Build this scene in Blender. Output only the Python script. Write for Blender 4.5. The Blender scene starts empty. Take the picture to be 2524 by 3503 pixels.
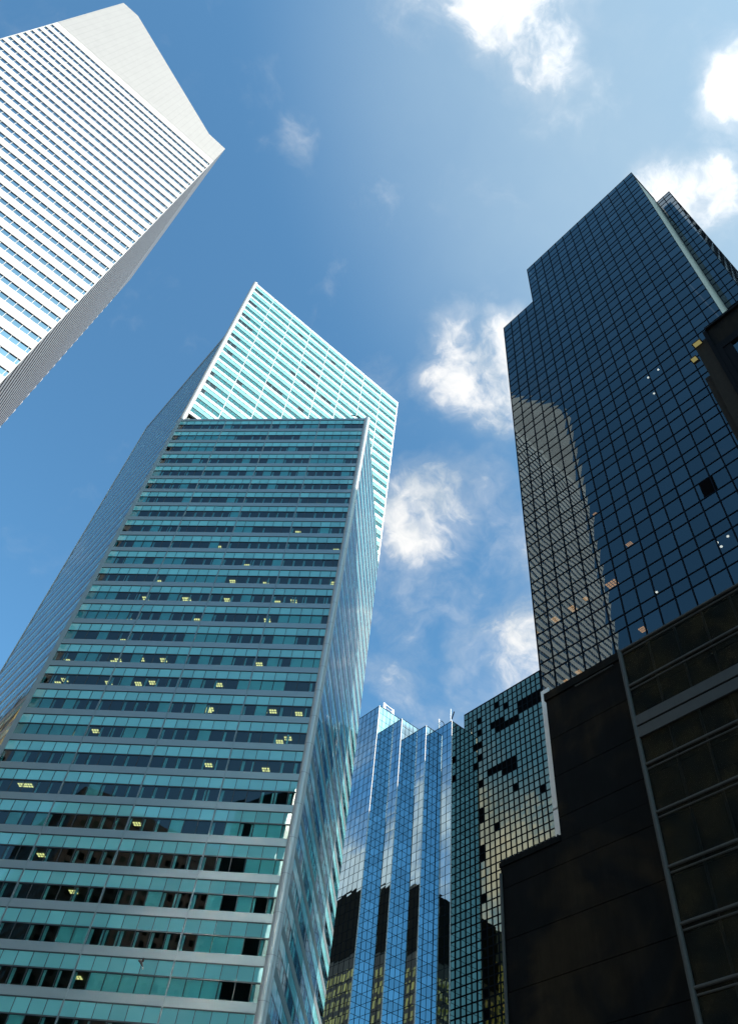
import bpy, math, random
import numpy as np
from mathutils import Vector, Matrix

R = math.radians
random.seed(7)
C = bpy.context.scene.collection
scene = bpy.context.scene

# ------------------------------------------------------------------ camera
# world axes: +Y runs along the street away from the viewer, +X to the right of it, Z up (metres)
FPX, PITCH, ROLL, YAW = 2718.2, R(52.3507), R(8.4082), R(34.9731)
fw = Vector((math.sin(YAW)*math.cos(PITCH), math.cos(YAW)*math.cos(PITCH), math.sin(PITCH)))
rt0 = Vector((math.cos(YAW), -math.sin(YAW), 0)); up0 = rt0.cross(fw)
rt = math.cos(ROLL)*rt0 + math.sin(ROLL)*up0
up = -math.sin(ROLL)*rt0 + math.cos(ROLL)*up0
cam = bpy.data.cameras.new('camera'); co = bpy.data.objects.new('camera', cam); C.objects.link(co)
co.matrix_world = Matrix(((rt.x, up.x, -fw.x, 0), (rt.y, up.y, -fw.y, 0), (rt.z, up.z, -fw.z, 1.7), (0, 0, 0, 1)))
cam.sensor_fit = 'VERTICAL'; cam.sensor_height = 36; cam.sensor_width = 36*737/1024
cam.lens = FPX/3503*36
cam.clip_start = .1; cam.clip_end = 6000
scene.camera = co

# ------------------------------------------------------------------ light
SUN_AZ, SUN_EL = 20.0, 35.0        # azimuth measured from -Y towards +X
sdir = Vector((math.sin(R(SUN_AZ))*math.cos(R(SUN_EL)), -math.cos(R(SUN_AZ))*math.cos(R(SUN_EL)), math.sin(R(SUN_EL))))
sl = bpy.data.lights.new('sun', 'SUN'); sl.energy = 5.0; sl.angle = R(.53); sl.color = (1, .885, .79)
so = bpy.data.objects.new('sun', sl); C.objects.link(so)
so.rotation_euler = sdir.to_track_quat('Z', 'Y').to_euler(); so.location = (0, 0, 400)

scene.view_settings.view_transform = 'Standard'; scene.view_settings.look = 'None'
scene.view_settings.exposure = 1.085; scene.view_settings.gamma = 1
scene.view_settings.use_curve_mapping = False
scene.cycles.use_denoising = True
scene.cycles.sample_clamp_indirect = 30; scene.cycles.blur_glossy = .3
scene.cycles.max_bounces = 12; scene.cycles.glossy_bounces = 8; scene.cycles.transparent_max_bounces = 12

w = bpy.data.worlds.new("World"); scene.world = w; w.use_nodes = True
NT = w.node_tree; NT.nodes.clear()

class NB:
    """small helper for building node trees"""
    def __init__(s, nt): s.nt = nt
    def n(s, t, **k):
        o = s.nt.nodes.new(t)
        for a, b in k.items(): setattr(o, a, b)
        return o
    def put(s, sock, v):
        if isinstance(v, bpy.types.NodeSocket): s.nt.links.new(v, sock)
        else: sock.default_value = v
    def m(s, op, a, b=0.0, c=0.0, clamp=False):
        o = s.n('ShaderNodeMath', operation=op, use_clamp=clamp)
        s.put(o.inputs[0], a); s.put(o.inputs[1], b); s.put(o.inputs[2], c)
        return o.outputs[0]
    def v(s, op, a, b=(0, 0, 0)):
        o = s.n('ShaderNodeVectorMath', operation=op)
        s.put(o.inputs[0], a)
        if op == 'SCALE': s.put(o.inputs['Scale'], b)
        else: s.put(o.inputs[1], b)
        return o.outputs['Value'] if op == 'DOT_PRODUCT' else o.outputs[0]
    def ramp(s, val, a, b, c0=0.0, c1=1.0, smooth=True):
        o = s.n('ShaderNodeMapRange', interpolation_type='SMOOTHSTEP' if smooth else 'LINEAR')
        s.put(o.inputs[0], val); o.inputs[1].default_value = a; o.inputs[2].default_value = b
        o.inputs[3].default_value = c0; o.inputs[4].default_value = c1
        return o.outputs[0]
    def noise(s, vec, scale, detail=4, rough=.5, dist=0):
        o = s.n('ShaderNodeTexNoise'); s.put(o.inputs['Vector'], vec)
        o.inputs['Scale'].default_value = scale; o.inputs['Detail'].default_value = detail
        o.inputs['Roughness'].default_value = rough; o.inputs['Distortion'].default_value = dist
        return o
    def mix(s, f, a, b):
        o = s.n('ShaderNodeMix', data_type='RGBA'); s.put(o.inputs[0], f)
        s.put(o.inputs[6], a if isinstance(a, bpy.types.NodeSocket) else (*a, 1)[:4])
        s.put(o.inputs[7], b if isinstance(b, bpy.types.NodeSocket) else (*b, 1)[:4])
        return o.outputs[2]

def sky_dir(px, py):               # direction of a place in the sky, from its place in the photograph
    return (rt*((px-1262)/FPX) + up*(-(py-1751.5)/FPX) + fw).normalized()
def az_el(az, el):
    return Vector((math.sin(R(az))*math.cos(R(el)), math.cos(R(az))*math.cos(R(el)), math.sin(R(el))))

def build_sky():
    b = NB(NT)
    sky = b.n('ShaderNodeTexSky', sky_type='NISHITA')
    sky.sun_disc = False; sky.sun_elevation = R(SUN_EL)
    sky.sun_rotation = math.atan2(sdir.x, sdir.y)
    sky.altitude = 0; sky.air_density = 1.0; sky.dust_density = 3.0; sky.ozone_density = 1.0
    g = b.n('ShaderNodeTexCoord').outputs['Generated']
    d = b.v('NORMALIZE', g)
    # flatten the cloud deck: project the direction on a layer
    warp = b.noise(d, 6.0, 4, .6).outputs['Color']
    dw = b.v('ADD', d, b.v('SCALE', b.v('SUBTRACT', warp, (.5, .5, .5)), .12))
    n1 = b.noise(dw, 11.0, 9, .60).outputs['Fac']
    n2 = b.noise(b.v('ADD', dw, (3.1, 1.7, .3)), 34.0, 6, .62).outputs['Fac']
    n = b.m('ADD', b.m('MULTIPLY', n1, .74), b.m('MULTIPLY', n2, .26))
    blobs = [  # direction, angular radius (deg), strength
        (sky_dir(1730, 10), 4.2, .92), (sky_dir(1630, -20), 3.4, .8), (sky_dir(1850, 190), 3.2, .86), (sky_dir(1790, 110), 3.0, .86), (sky_dir(1440, 10), 3.0, .70), (sky_dir(1500, 30), 2.4, .66), (sky_dir(1880, 60), 3, .6),
        (sky_dir(2000, 180), 2.6, .42), (sky_dir(1980, 400), 3.0, .36), (sky_dir(2560, 260), 2.9, .98), (sky_dir(2530, 330), 2.2, .8), (sky_dir(2480, 430), 2.6, .4),
        (sky_dir(2270, 630), 2.4, .9), (sky_dir(2400, 680), 3.0, .98), (sky_dir(2320, 740), 2.8, .9),
        (sky_dir(1640, 1260), 5.0, .98), (sky_dir(1720, 1340), 4.0, .9), (sky_dir(1560, 1250), 3.0, .62), (sky_dir(1700, 1440), 3.0, .6),
        (sky_dir(1440, 1760), 4.6, .92), (sky_dir(1400, 1650), 3.4, .55), (sky_dir(1520, 1830), 3.0, .75), (sky_dir(1640, 1640), 3.0, .6), (sky_dir(1540, 1560), 5.5, .38),
        (sky_dir(1640, 1980), 4.0, .5), (sky_dir(1780, 1980), 4.4, .66), (sky_dir(1700, 2130), 5.0, .68), (sky_dir(1790, 2260), 5.0, .74), (sky_dir(1640, 2320), 5.0, .66), (sky_dir(1550, 2100), 4.0, .42), (sky_dir(1390, 2270), 3.6, .66), (sky_dir(1800, 1740), 4, .55),
        (sky_dir(1640, 1880), 11, .40), (sky_dir(1600, 2250), 8, .50), (sky_dir(1035, 455), 1.7, .45), (sky_dir(1290, 1280), 2.0, .55), (sky_dir(1420, 1200), 3.5, .36),
        # cloud banks elsewhere, seen in the glass
        (az_el(-46, 27), 9.5, .98), (az_el(-38, 25), 8.5, .98), (az_el(-56, 26), 10, .9), (az_el(-36, 36), 5.0, .55), (az_el(-40, 45), 4.0, .52), (az_el(-33, 50), 5, .45),
        (az_el(130, 38), 13, .86), (az_el(165, 40), 14, .62), (az_el(75, 28), 14, .72), (az_el(100, 30), 14, .6)]
    mask = None
    for v, r, s in blobs:
        dot = b.v('DOT_PRODUCT', d, tuple(v))
        f = b.ramp(dot, math.cos(R(r*1.35)), math.cos(R(r*.05)), 0, s, True)
        mask = f if mask is None else b.m('MAXIMUM', mask, f)
    th = b.m('SUBTRACT', n, b.m('SUBTRACT', .80, b.m('MULTIPLY', mask, .50)))
    cov = b.ramp(th, -.03, .24)
    thin = b.m('MULTIPLY', b.ramp(b.m('ADD', n1, b.m('MULTIPLY', mask, .42)), .56, .98), .42)
    cov = b.m('MAXIMUM', cov, thin)
    shade = b.ramp(b.m('ADD', b.noise(b.v('ADD', dw, (0, .02, .05)), 12, 5, .55).outputs['Fac'], b.m('MULTIPLY', th, .45)), .40, .68)
    glow = b.ramp(b.v('DOT_PRODUCT', d, tuple(sdir)), .3, 1.0, 0, .5, False)
    lit = b.mix(shade, (.29, .34, .39), (.545, .545, .54))
    lit2 = b.v('SCALE', lit, b.m('ADD', glow, .88))
    # thin high veil of cirrus over the southern part of the sky
    vn = b.noise(b.v('ADD', dw, (7.3, 2.2, 1.1)), 3.2, 5, .6).outputs['Fac']
    veil = b.m('MULTIPLY', b.ramp(b.v('DOT_PRODUCT', d, tuple(sky_dir(2900, 0))), math.cos(R(36)), math.cos(R(2)), 0, .66), b.m('ADD', b.m('MULTIPLY', vn, .7), .55))
    bg = b.n('ShaderNodeBackground'); tint = b.v('MULTIPLY', sky.outputs[0], (.61, 1.10, 1.25)); b.put(bg.inputs[0], tint); bg.inputs[1].default_value = SKY_K
    bc = b.n('ShaderNodeBackground'); b.put(bc.inputs[0], lit2); bc.inputs[1].default_value = 1.0
    bv = b.n('ShaderNodeBackground'); bv.inputs[0].default_value = (.265, .345, .395, 1); bv.inputs[1].default_value = 1.0
    m0 = b.n('ShaderNodeMixShader'); b.put(m0.inputs[0], veil); NT.links.new(bg.outputs[0], m0.inputs[1]); NT.links.new(bv.outputs[0], m0.inputs[2])
    mx = b.n('ShaderNodeMixShader'); b.put(mx.inputs[0], cov)
    NT.links.new(m0.outputs[0], mx.inputs[1]); NT.links.new(bc.outputs[0], mx.inputs[2])
    out = b.n('ShaderNodeOutputWorld'); NT.links.new(mx.outputs[0], out.inputs[0])
SKY_K = 0.104
build_sky()

# ------------------------------------------------------------------ materials
def new_mat(name):
    m = bpy.data.materials.new(name); m.use_nodes = True
    nt = m.node_tree; nt.nodes.clear()
    b = NB(nt); out = b.n('ShaderNodeOutputMaterial')
    return m, b, out

def pane_normal(b, pillow, tilt, wav, wscale):
    """normal of a pane that is slightly bulged, tilted and rippled (per-pane numbers come from the mesh)"""
    geo = b.n('ShaderNodeNewGeometry'); N = geo.outputs['Normal']; P = geo.outputs['Position']
    T = b.v('CROSS_PRODUCT', (0, 0, 1), N)
    uv = b.n('ShaderNodeUVMap'); uv.uv_map = 'pane'
    sx = b.n('ShaderNodeSeparateXYZ'); b.put(sx.inputs[0], uv.outputs[0])
    at = b.n('ShaderNodeAttribute', attribute_name='rnd'); sr = b.n('ShaderNodeSeparateColor'); b.put(sr.inputs[0], at.outputs['Color'])
    nz = b.noise(b.v('ADD', P, b.v('SCALE', at.outputs['Color'], 40.0)), wscale, 2, .5)
    sn = b.n('ShaderNodeSeparateColor'); b.put(sn.inputs[0], nz.outputs['Color'])
    def axis(u, r, q):
        a = b.m('MULTIPLY', b.m('SUBTRACT', u, .5), 2*pillow)
        a = b.m('ADD', a, b.m('MULTIPLY', b.m('SUBTRACT', r, .5), 2*tilt))
        return b.m('ADD', a, b.m('MULTIPLY', b.m('SUBTRACT', q, .5), 2*wav))
    dx = axis(sx.outputs[0], sr.outputs[0], sn.outputs[0]); dz = axis(sx.outputs[1], sr.outputs[1], sn.outputs[1])
    o = b.v('ADD', b.v('SCALE', T, dx), b.v('SCALE', (0, 0, 1), dz))
    return b.v('NORMALIZE', b.v('ADD', N, o)), sr.outputs[2]

def glass_mirror(name, f0, pillow=.004, tilt=.004, wav=.002, wscale=.8, rough=.01, vary=.2, dull=None):
    m, b, out = new_mat(name)
    nrm, r3 = pane_normal(b, pillow, tilt, wav, wscale)
    p = b.n('ShaderNodeBsdfPrincipled'); p.inputs['Metallic'].default_value = 1.0
    k = b.m('ADD', b.m('MULTIPLY', r3, vary), 1-vary/2)
    b.put(p.inputs['Base Color'], b.v('SCALE', f0, k)); p.inputs['Roughness'].default_value = rough
    b.put(p.inputs['Normal'], nrm)
    b.nt.links.new(p.outputs[0], out.inputs[0])
    return m

def glass_tint(name, tint, f0, pillow=.003, tilt=.003, wav=.002):
    m, b, out = new_mat(name)
    nrm, r3 = pane_normal(b, pillow, tilt, wav, .9)
    tr = b.n('ShaderNodeBsdfTransparent'); tr.inputs[0].default_value = (*tint, 1)
    gl = b.n('ShaderNodeBsdfGlossy'); gl.inputs[0].default_value = (.95, 1, 1, 1); gl.inputs['Roughness'].default_value = .01
    b.put(gl.inputs['Normal'], nrm)
    lw = b.n('ShaderNodeFresnel'); lw.inputs[0].default_value = 1.75; b.put(lw.inputs['Normal'], nrm)
    fac = b.m('ADD', b.m('MULTIPLY', lw.outputs[0], 1-f0), f0, clamp=True)
    mx = b.n('ShaderNodeMixShader'); b.put(mx.inputs[0], fac)
    b.nt.links.new(tr.outputs[0], mx.inputs[1]); b.nt.links.new(gl.outputs[0], mx.inputs[2])
    b.nt.links.new(mx.outputs[0], out.inputs[0])
    return m

def glass_see(name, thru, f0, rough, pillow, tilt, wav, wscale=.55, gcol=(.76, .90, .94)):
    """dark mirror glass that lets a little light through"""
    m, b, out = new_mat(name)
    nrm, r3 = pane_normal(b, pillow, tilt, wav, wscale)
    tr = b.n('ShaderNodeBsdfTransparent'); tr.inputs[0].default_value = (*thru, 1)
    gl = b.n('ShaderNodeBsdfGlossy'); b.put(gl.inputs[0], b.v('SCALE', gcol, b.m('ADD', b.m('MULTIPLY', r3, .16), .92)))
    gl.inputs['Roughness'].default_value = rough; b.put(gl.inputs['Normal'], nrm)
    fr = b.n('ShaderNodeFresnel'); fr.inputs[0].default_value = 1.45; b.put(fr.inputs['Normal'], nrm)
    fac = b.m('ADD', b.m('MULTIPLY', fr.outputs[0], 1-f0), f0*.75, clamp=True)
    mx = b.n('ShaderNodeMixShader'); b.put(mx.inputs[0], fac)
    b.nt.links.new(tr.outputs[0], mx.inputs[1]); b.nt.links.new(gl.outputs[0], mx.inputs[2])
    b.nt.links.new(mx.outputs[0], out.inputs[0])
    return m

def glass_paint(name, col, f0=.05, vary=.25, pillow=.003, tilt=.004, wav=.004):
    """back-painted glass: colour under a clear reflecting face"""
    m, b, out = new_mat(name)
    nrm, r3 = pane_normal(b, pillow, tilt, wav, .9)
    df = b.n('ShaderNodeBsdfDiffuse')
    nz = b.noise(b.n('ShaderNodeNewGeometry').outputs['Position'], .09, 3, .5).outputs['Fac']
    k = b.m('ADD', b.m('MULTIPLY', r3, vary), b.m('ADD', b.m('MULTIPLY', nz, .24), 1-vary/2-.12))
    b.put(df.inputs[0], b.v('SCALE', col, k))
    gl = b.n('ShaderNodeBsdfGlossy'); gl.inputs[0].default_value = (1, 1, 1, 1); gl.inputs['Roughness'].default_value = .015
    b.put(gl.inputs['Normal'], nrm)
    fr = b.n('ShaderNodeFresnel'); fr.inputs[0].default_value = 1.75; b.put(fr.inputs['Normal'], nrm)
    fac = b.m('ADD', b.m('MULTIPLY', fr.outputs[0], 1-f0), f0, clamp=True)
    mx = b.n('ShaderNodeMixShader'); b.put(mx.inputs[0], fac)
    b.nt.links.new(df.outputs[0], mx.inputs[1]); b.nt.links.new(gl.outputs[0], mx.inputs[2])
    b.nt.links.new(mx.outputs[0], out.inputs[0])
    return m

def solid(name, col, rough=.6, metal=0.0, vary=.12, scale=.6, joint=None, jcol=.6, streak=0.0, spec=.5):
    """plain surface with mottling, optional panel joints (width, height, thickness in metres) and rain streaks"""
    m, b, out = new_mat(name)
    geo = b.n('ShaderNodeNewGeometry'); P = geo.outputs['Position']
    nz = b.noise(P, scale, 5, .6).outputs['Fac']
    k = b.m('ADD', b.m('MULTIPLY', b.m('SUBTRACT', nz, .5), vary*2), 1.0)
    if streak:
        sp = b.n('ShaderNodeSeparateXYZ'); b.put(sp.inputs[0], P)
        cb = b.n('ShaderNodeCombineXYZ'); b.put(cb.inputs[0], b.m('MULTIPLY', sp.outputs[0], 1.3)); b.put(cb.inputs[1], b.m('MULTIPLY', sp.outputs[1], 1.3)); b.put(cb.inputs[2], b.m('MULTIPLY', sp.outputs[2], .12))
        st = b.noise(cb.outputs[0], 1.0, 4, .6).outputs['Fac']
        k = b.m('MULTIPLY', k, b.m('ADD', b.m('MULTIPLY', b.m('SUBTRACT', st, .5), streak*2), 1.0))
    if joint:
        jw, jh, jt = joint
        sp = b.n('ShaderNodeSeparateXYZ'); b.put(sp.inputs[0], P)
        hor = b.m('ADD', sp.outputs[0], sp.outputs[1])
        du = b.m('PINGPONG', b.m('ADD', hor, 500.0), jw/2); dv = b.m('PINGPONG', b.m('ADD', sp.outputs[2], 500.0), jh/2)
        line = b.m('MINIMUM', du, dv)
        f = b.ramp(line, jt*.4, jt, jcol, 1.0)
        k = b.m('MULTIPLY', k, f)
        iu = b.m('FLOOR', b.m('DIVIDE', b.m('ADD', hor, 500.0+jw/2), jw)); iv = b.m('FLOOR', b.m('DIVIDE', b.m('ADD', sp.outputs[2], 500.0+jh/2), jh))
        cb = b.n('ShaderNodeCombineXYZ'); b.put(cb.inputs[0], iu); b.put(cb.inputs[1], iv)
        wn = b.n('ShaderNodeTexWhiteNoise', noise_dimensions='2D'); b.put(wn.inputs['Vector'], cb.outputs[0])
        k = b.m('MULTIPLY', k, b.m('ADD', b.m('MULTIPLY', wn.outputs['Value'], .07), .965))
    p = b.n('ShaderNodeBsdfPrincipled')
    b.put(p.inputs['Base Color'], b.v('SCALE', col, k))
    p.inputs['Roughness'].default_value = rough; p.inputs['Metallic'].default_value = metal
    p.inputs['Specular IOR Level'].default_value = spec
    b.nt.links.new(p.outputs[0], out.inputs[0])
    return m

def emit(name, col, s):
    m, b, out = new_mat(name)
    e = b.n('ShaderNodeEmission'); e.inputs[0].default_value = (*col, 1); e.inputs[1].default_value = s
    b.nt.links.new(e.outputs[0], out.inputs[0]); return m

M = dict(
    white_clad=solid('white_cladding', (.36, .345, .34), .42, 0, .03, .3, spec=.6),
    white_crown=solid('white_crown_panels', (.245, .233, .227), .42, 0, .03, .3, joint=(1.467, 1.32, .07), jcol=.78, spec=.6),  # same metal as the bands; its weaker sheen is put into a darker base
    white_glass=glass_mirror('white_tower_glass', (.44, .50, .54), .003, .003, .002),
    grey_metal=solid('grey_metal_band', (.25, .295, .315), .48, 0.6, .05, .4, spec=.7),
    head_shade=solid('head_shade_strip', (.10, .11, .14), .6, spec=.2),
    tube=solid('metal_tube', (.40, .41, .41), .45, .5, .04, .4, joint=(900, 3.84, .05), jcol=.55, spec=.6),
    line=solid('dark_frame', (.03, .04, .05), .4),
    teal=glass_paint('teal_panel_glass', (.15, .42, .45), .03),
    vision=glass_tint('tinted_window_glass', (.33, .73, .80), .0),
    blind=solid('pale_blind', (.78, .82, .78), .8, vary=.05),
    ceiling=solid('office_ceiling', (.15, .20, .20), .9),
    core=solid('office_core', (.015, .03, .04), .9),
    rtglass=glass_see('blue_mirror_glass', (.16, .18, .18), .115, .0, .006, .002, .005, .32),
    rtframe=solid('black_frame', (.004, .008, .015), .7, spec=.04),
    rtpier=solid('pale_pier', (.62, .63, .63), .5),
    rtwall=solid('grey_side_panels', (.13, .13, .115), .5, vary=.25, scale=2.0),
    tglass=glass_mirror('silver_blue_glass', (.36, .50, .57), .002, .003, .002, .5),
    b4glass=glass_mirror('bronze_glass', (.30, .30, .21), .002, .004, .002),
    b4frame=solid('dark_bronze_frame', (.005, .006, .008), .7, spec=.04),
    dark_stone=None,
    net=None, steel=solid('galvanised_tube', (.027, .032, .033), .7, .0, vary=.3, scale=3),
    darkmetal=solid('dark_metal', (.005, .005, .006), .7, spec=.05),
    brown=solid('brown_pier', (.022, .018, .013), .8, vary=.4, scale=2, spec=.12),
    roof=solid('roof_membrane', (.18, .18, .18), .9),
    gold=solid('gold_brick', (.40, .25, .05), .7, vary=.2, scale=.8, joint=(3.2, 3.6, .25), jcol=.35),
    darkroof=solid('dark_brick', (.035, .028, .022), .8),
    brick=solid('brown_brick', (.07, .05, .035), .8, vary=.2, joint=(2.6, 3.4, .5), jcol=.5),
    asphalt=solid('asphalt', (.05, .05, .052), .85, vary=.25, scale=1.5),
    concrete=solid('pavement_concrete', (.20, .195, .185), .8, vary=.15, scale=.8, joint=(1.5, 1.5, .02)),
    paint=solid('road_paint', (.75, .75, .72), .7),
    lamp=emit('ceiling_lamp', (1.0, .50, .17), 1.15), spot=emit('spot_lamp', (1, .96, .85), 2.2),
    black=solid('open_panel', (.003, .003, .004), .9, spec=.02),
    rig=solid('white_rig', (.8, .8, .8), .5), feather=solid('grey_feathers', (.05, .05, .055), .7, vary=.3, scale=20), feather_l=solid('pale_feathers', (.5, .48, .42), .7),
)

def dappled_light():
    m, b, out = new_mat('dappled_light_panels')
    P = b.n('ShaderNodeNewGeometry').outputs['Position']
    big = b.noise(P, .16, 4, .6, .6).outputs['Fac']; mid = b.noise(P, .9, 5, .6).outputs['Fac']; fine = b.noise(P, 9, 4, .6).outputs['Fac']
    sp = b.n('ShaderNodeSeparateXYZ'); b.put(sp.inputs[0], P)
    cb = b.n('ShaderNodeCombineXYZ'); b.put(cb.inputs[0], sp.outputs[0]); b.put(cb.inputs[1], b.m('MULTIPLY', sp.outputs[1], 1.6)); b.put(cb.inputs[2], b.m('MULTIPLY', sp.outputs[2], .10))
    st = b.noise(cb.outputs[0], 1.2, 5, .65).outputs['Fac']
    col = b.mix(b.ramp(big, .44, .66), (.0035, .0045, .0055), (.014, .0112, .0075))  # large brown patches: dappled light put into the wall colour
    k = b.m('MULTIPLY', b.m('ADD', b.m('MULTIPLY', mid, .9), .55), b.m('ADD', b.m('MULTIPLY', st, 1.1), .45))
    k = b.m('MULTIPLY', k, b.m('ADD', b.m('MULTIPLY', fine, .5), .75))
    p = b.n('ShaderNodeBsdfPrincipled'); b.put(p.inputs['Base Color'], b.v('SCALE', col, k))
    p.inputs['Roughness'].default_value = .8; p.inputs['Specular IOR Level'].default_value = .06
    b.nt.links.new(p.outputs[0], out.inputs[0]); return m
M['dark_stone'] = dappled_light()

# ------------------------------------------------------------------ mesh helpers
class MB:
    def __init__(s): s.v = []; s.f = []; s.uv = []; s.r = []; s.mi = []
    def poly(s, pts, mi=0, rnd=None):
        k = len(s.v); s.v += [tuple(p) for p in pts]; s.f.append(list(range(k, k+len(pts))))
        s.uv += [(0, 0), (1, 0), (1, 1), (0, 1)] if len(pts) == 4 else [(.5, .5)]*len(pts)
        s.r.append(rnd or (random.random(), random.random(), random.random(), 1)); s.mi.append(mi)
    def hexa(s, q, mi=0):           # q: 8 corners, bottom ring then top ring (counter-clockwise from above)
        for a in ((3, 2, 1, 0), (4, 5, 6, 7), (0, 1, 5, 4), (1, 2, 6, 5), (2, 3, 7, 6), (3, 0, 4, 7)): s.poly([q[i] for i in a], mi)
    def box(s, x0, x1, y0, y1, z0, z1, mi=0):
        s.hexa([(x0, y0, z0), (x1, y0, z0), (x1, y1, z0), (x0, y1, z0), (x0, y0, z1), (x1, y0, z1), (x1, y1, z1), (x0, y1, z1)], mi)
    def prism(s, xy, z0, z1, mi=0):  # xy counter-clockwise
        n = len(xy)
        s.poly([(x, y, z0) for x, y in reversed(xy)], mi); s.poly([(x, y, z1) for x, y in xy], mi)
        for i in range(n):
            a, c = xy[i], xy[(i+1) % n]
            s.poly([(*a, z0), (*c, z0), (*c, z1), (*a, z1)], mi)
    def tube(s, p, q, r, n=10, mi=0):
        p = Vector(p); q = Vector(q); a = (q-p).normalized()
        t = a.cross(Vector((0, 0, 1)) if abs(a.z) < .9 else Vector((1, 0, 0))).normalized(); c = a.cross(t)
        A = [p+(t*math.cos(i*2*math.pi/n)+c*math.sin(i*2*math.pi/n))*r for i in range(n)]
        B = [x+(q-p) for x in A]
        for i in range(n): s.poly([A[i], A[(i+1) % n], B[(i+1) % n], B[i]], mi)
        s.poly(list(reversed(A)), mi); s.poly(B, mi)
    def build(s, name, mats, parent=None, smooth=False):
        me = bpy.data.meshes.new(name); me.from_pydata(s.v, [], s.f)
        if not isinstance(mats, (list, tuple)): mats = [mats]
        for m in mats: me.materials.append(m)
        if len(mats) > 1: me.polygons.foreach_set('material_index', s.mi)
        uv = me.uv_layers.new(name='pane'); uv.data.foreach_set('uv', np.array(s.uv, dtype=np.float32).ravel())
        at = me.attributes.new('rnd', 'FLOAT_COLOR', 'FACE'); at.data.foreach_set('color', np.array(s.r, dtype=np.float32).ravel())
        if smooth: me.polygons.foreach_set('use_smooth', [True]*len(me.polygons))
        me.update()
        o = bpy.data.objects.new(name, me); C.objects.link(o)
        if parent is not None:
            o.parent = parent
            base = Vector(parent.location)
            if parent.parent is not None or parent.type == 'MESH': base = Vector((0, 0, 0)) if parent.parent is not None else base
            o.location = -base
        return o

def thing(name, label, cat, loc, group=None):
    o = bpy.data.objects.new(name, None); C.objects.link(o); o.location = loc
    o['label'] = label; o['category'] = cat
    if group: o['group'] = group
    return o
def tag(o, label, cat, group=None):
    o['label'] = label; o['category'] = cat
    if group: o['group'] = group
    return o

class Face:
    """one vertical facade plane: start corner o, unit direction t (to the right seen from outside), outward normal n"""
    def __init__(s, a, c):
        s.o = Vector((a[0], a[1])); d = Vector((c[0]-a[0], c[1]-a[1])); s.L = d.length; s.t = d/s.L
        s.n = Vector((s.t.y, -s.t.x))
    def P(s, u, z, d=0.0):
        q = s.o+s.t*u+s.n*d; return (q.x, q.y, z)
    def quad(s, mb, u0, u1, z0, z1, d=0.0, mi=0, rnd=None):
        mb.poly([s.P(u0, z0, d), s.P(u1, z0, d), s.P(u1, z1, d), s.P(u0, z1, d)], mi, rnd)
    def box(s, mb, u0, u1, z0, z1, d0, d1, mi=0):
        mb.hexa([s.P(u0, z0, d1), s.P(u1, z0, d1), s.P(u1, z0, d0), s.P(u0, z0, d0), s.P(u0, z1, d1), s.P(u1, z1, d1), s.P(u1, z1, d0), s.P(u0, z1, d0)], mi)

# ------------------------------------------------------------------ the setting: ground, road, pavements
def structure(name, mb, m):
    o = mb.build(name, m); o['kind'] = 'structure'; return o
g = MB(); g.box(-900, 900, -900, 900, -.6, -.004); structure('ground', g, M['asphalt'])
g = MB()
g.poly([(-6, -300, 0), (9, -300, 0), (9, 400, 0), (-6, 400, 0)]); structure('road', g, M['asphalt'])
g = MB(); g.box(-10, -6, 14, 300, 0, .14); g.box(9, 14, 14, 300, 0, .14); g.box(-10, -6, -200, -4, 0, .14); g.box(9, 14, -200, 2, 0, .14)
structure('pavement', g, M['concrete'])
g = MB()
for i in range(-20, 30):
    g.poly([(1.4, i*9, .004), (1.55, i*9, .004), (1.55, i*9+3, .004), (1.4, i*9+3, .004)])
o = g.build('lane_marking', M['paint']); o['kind'] = 'structure'

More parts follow.
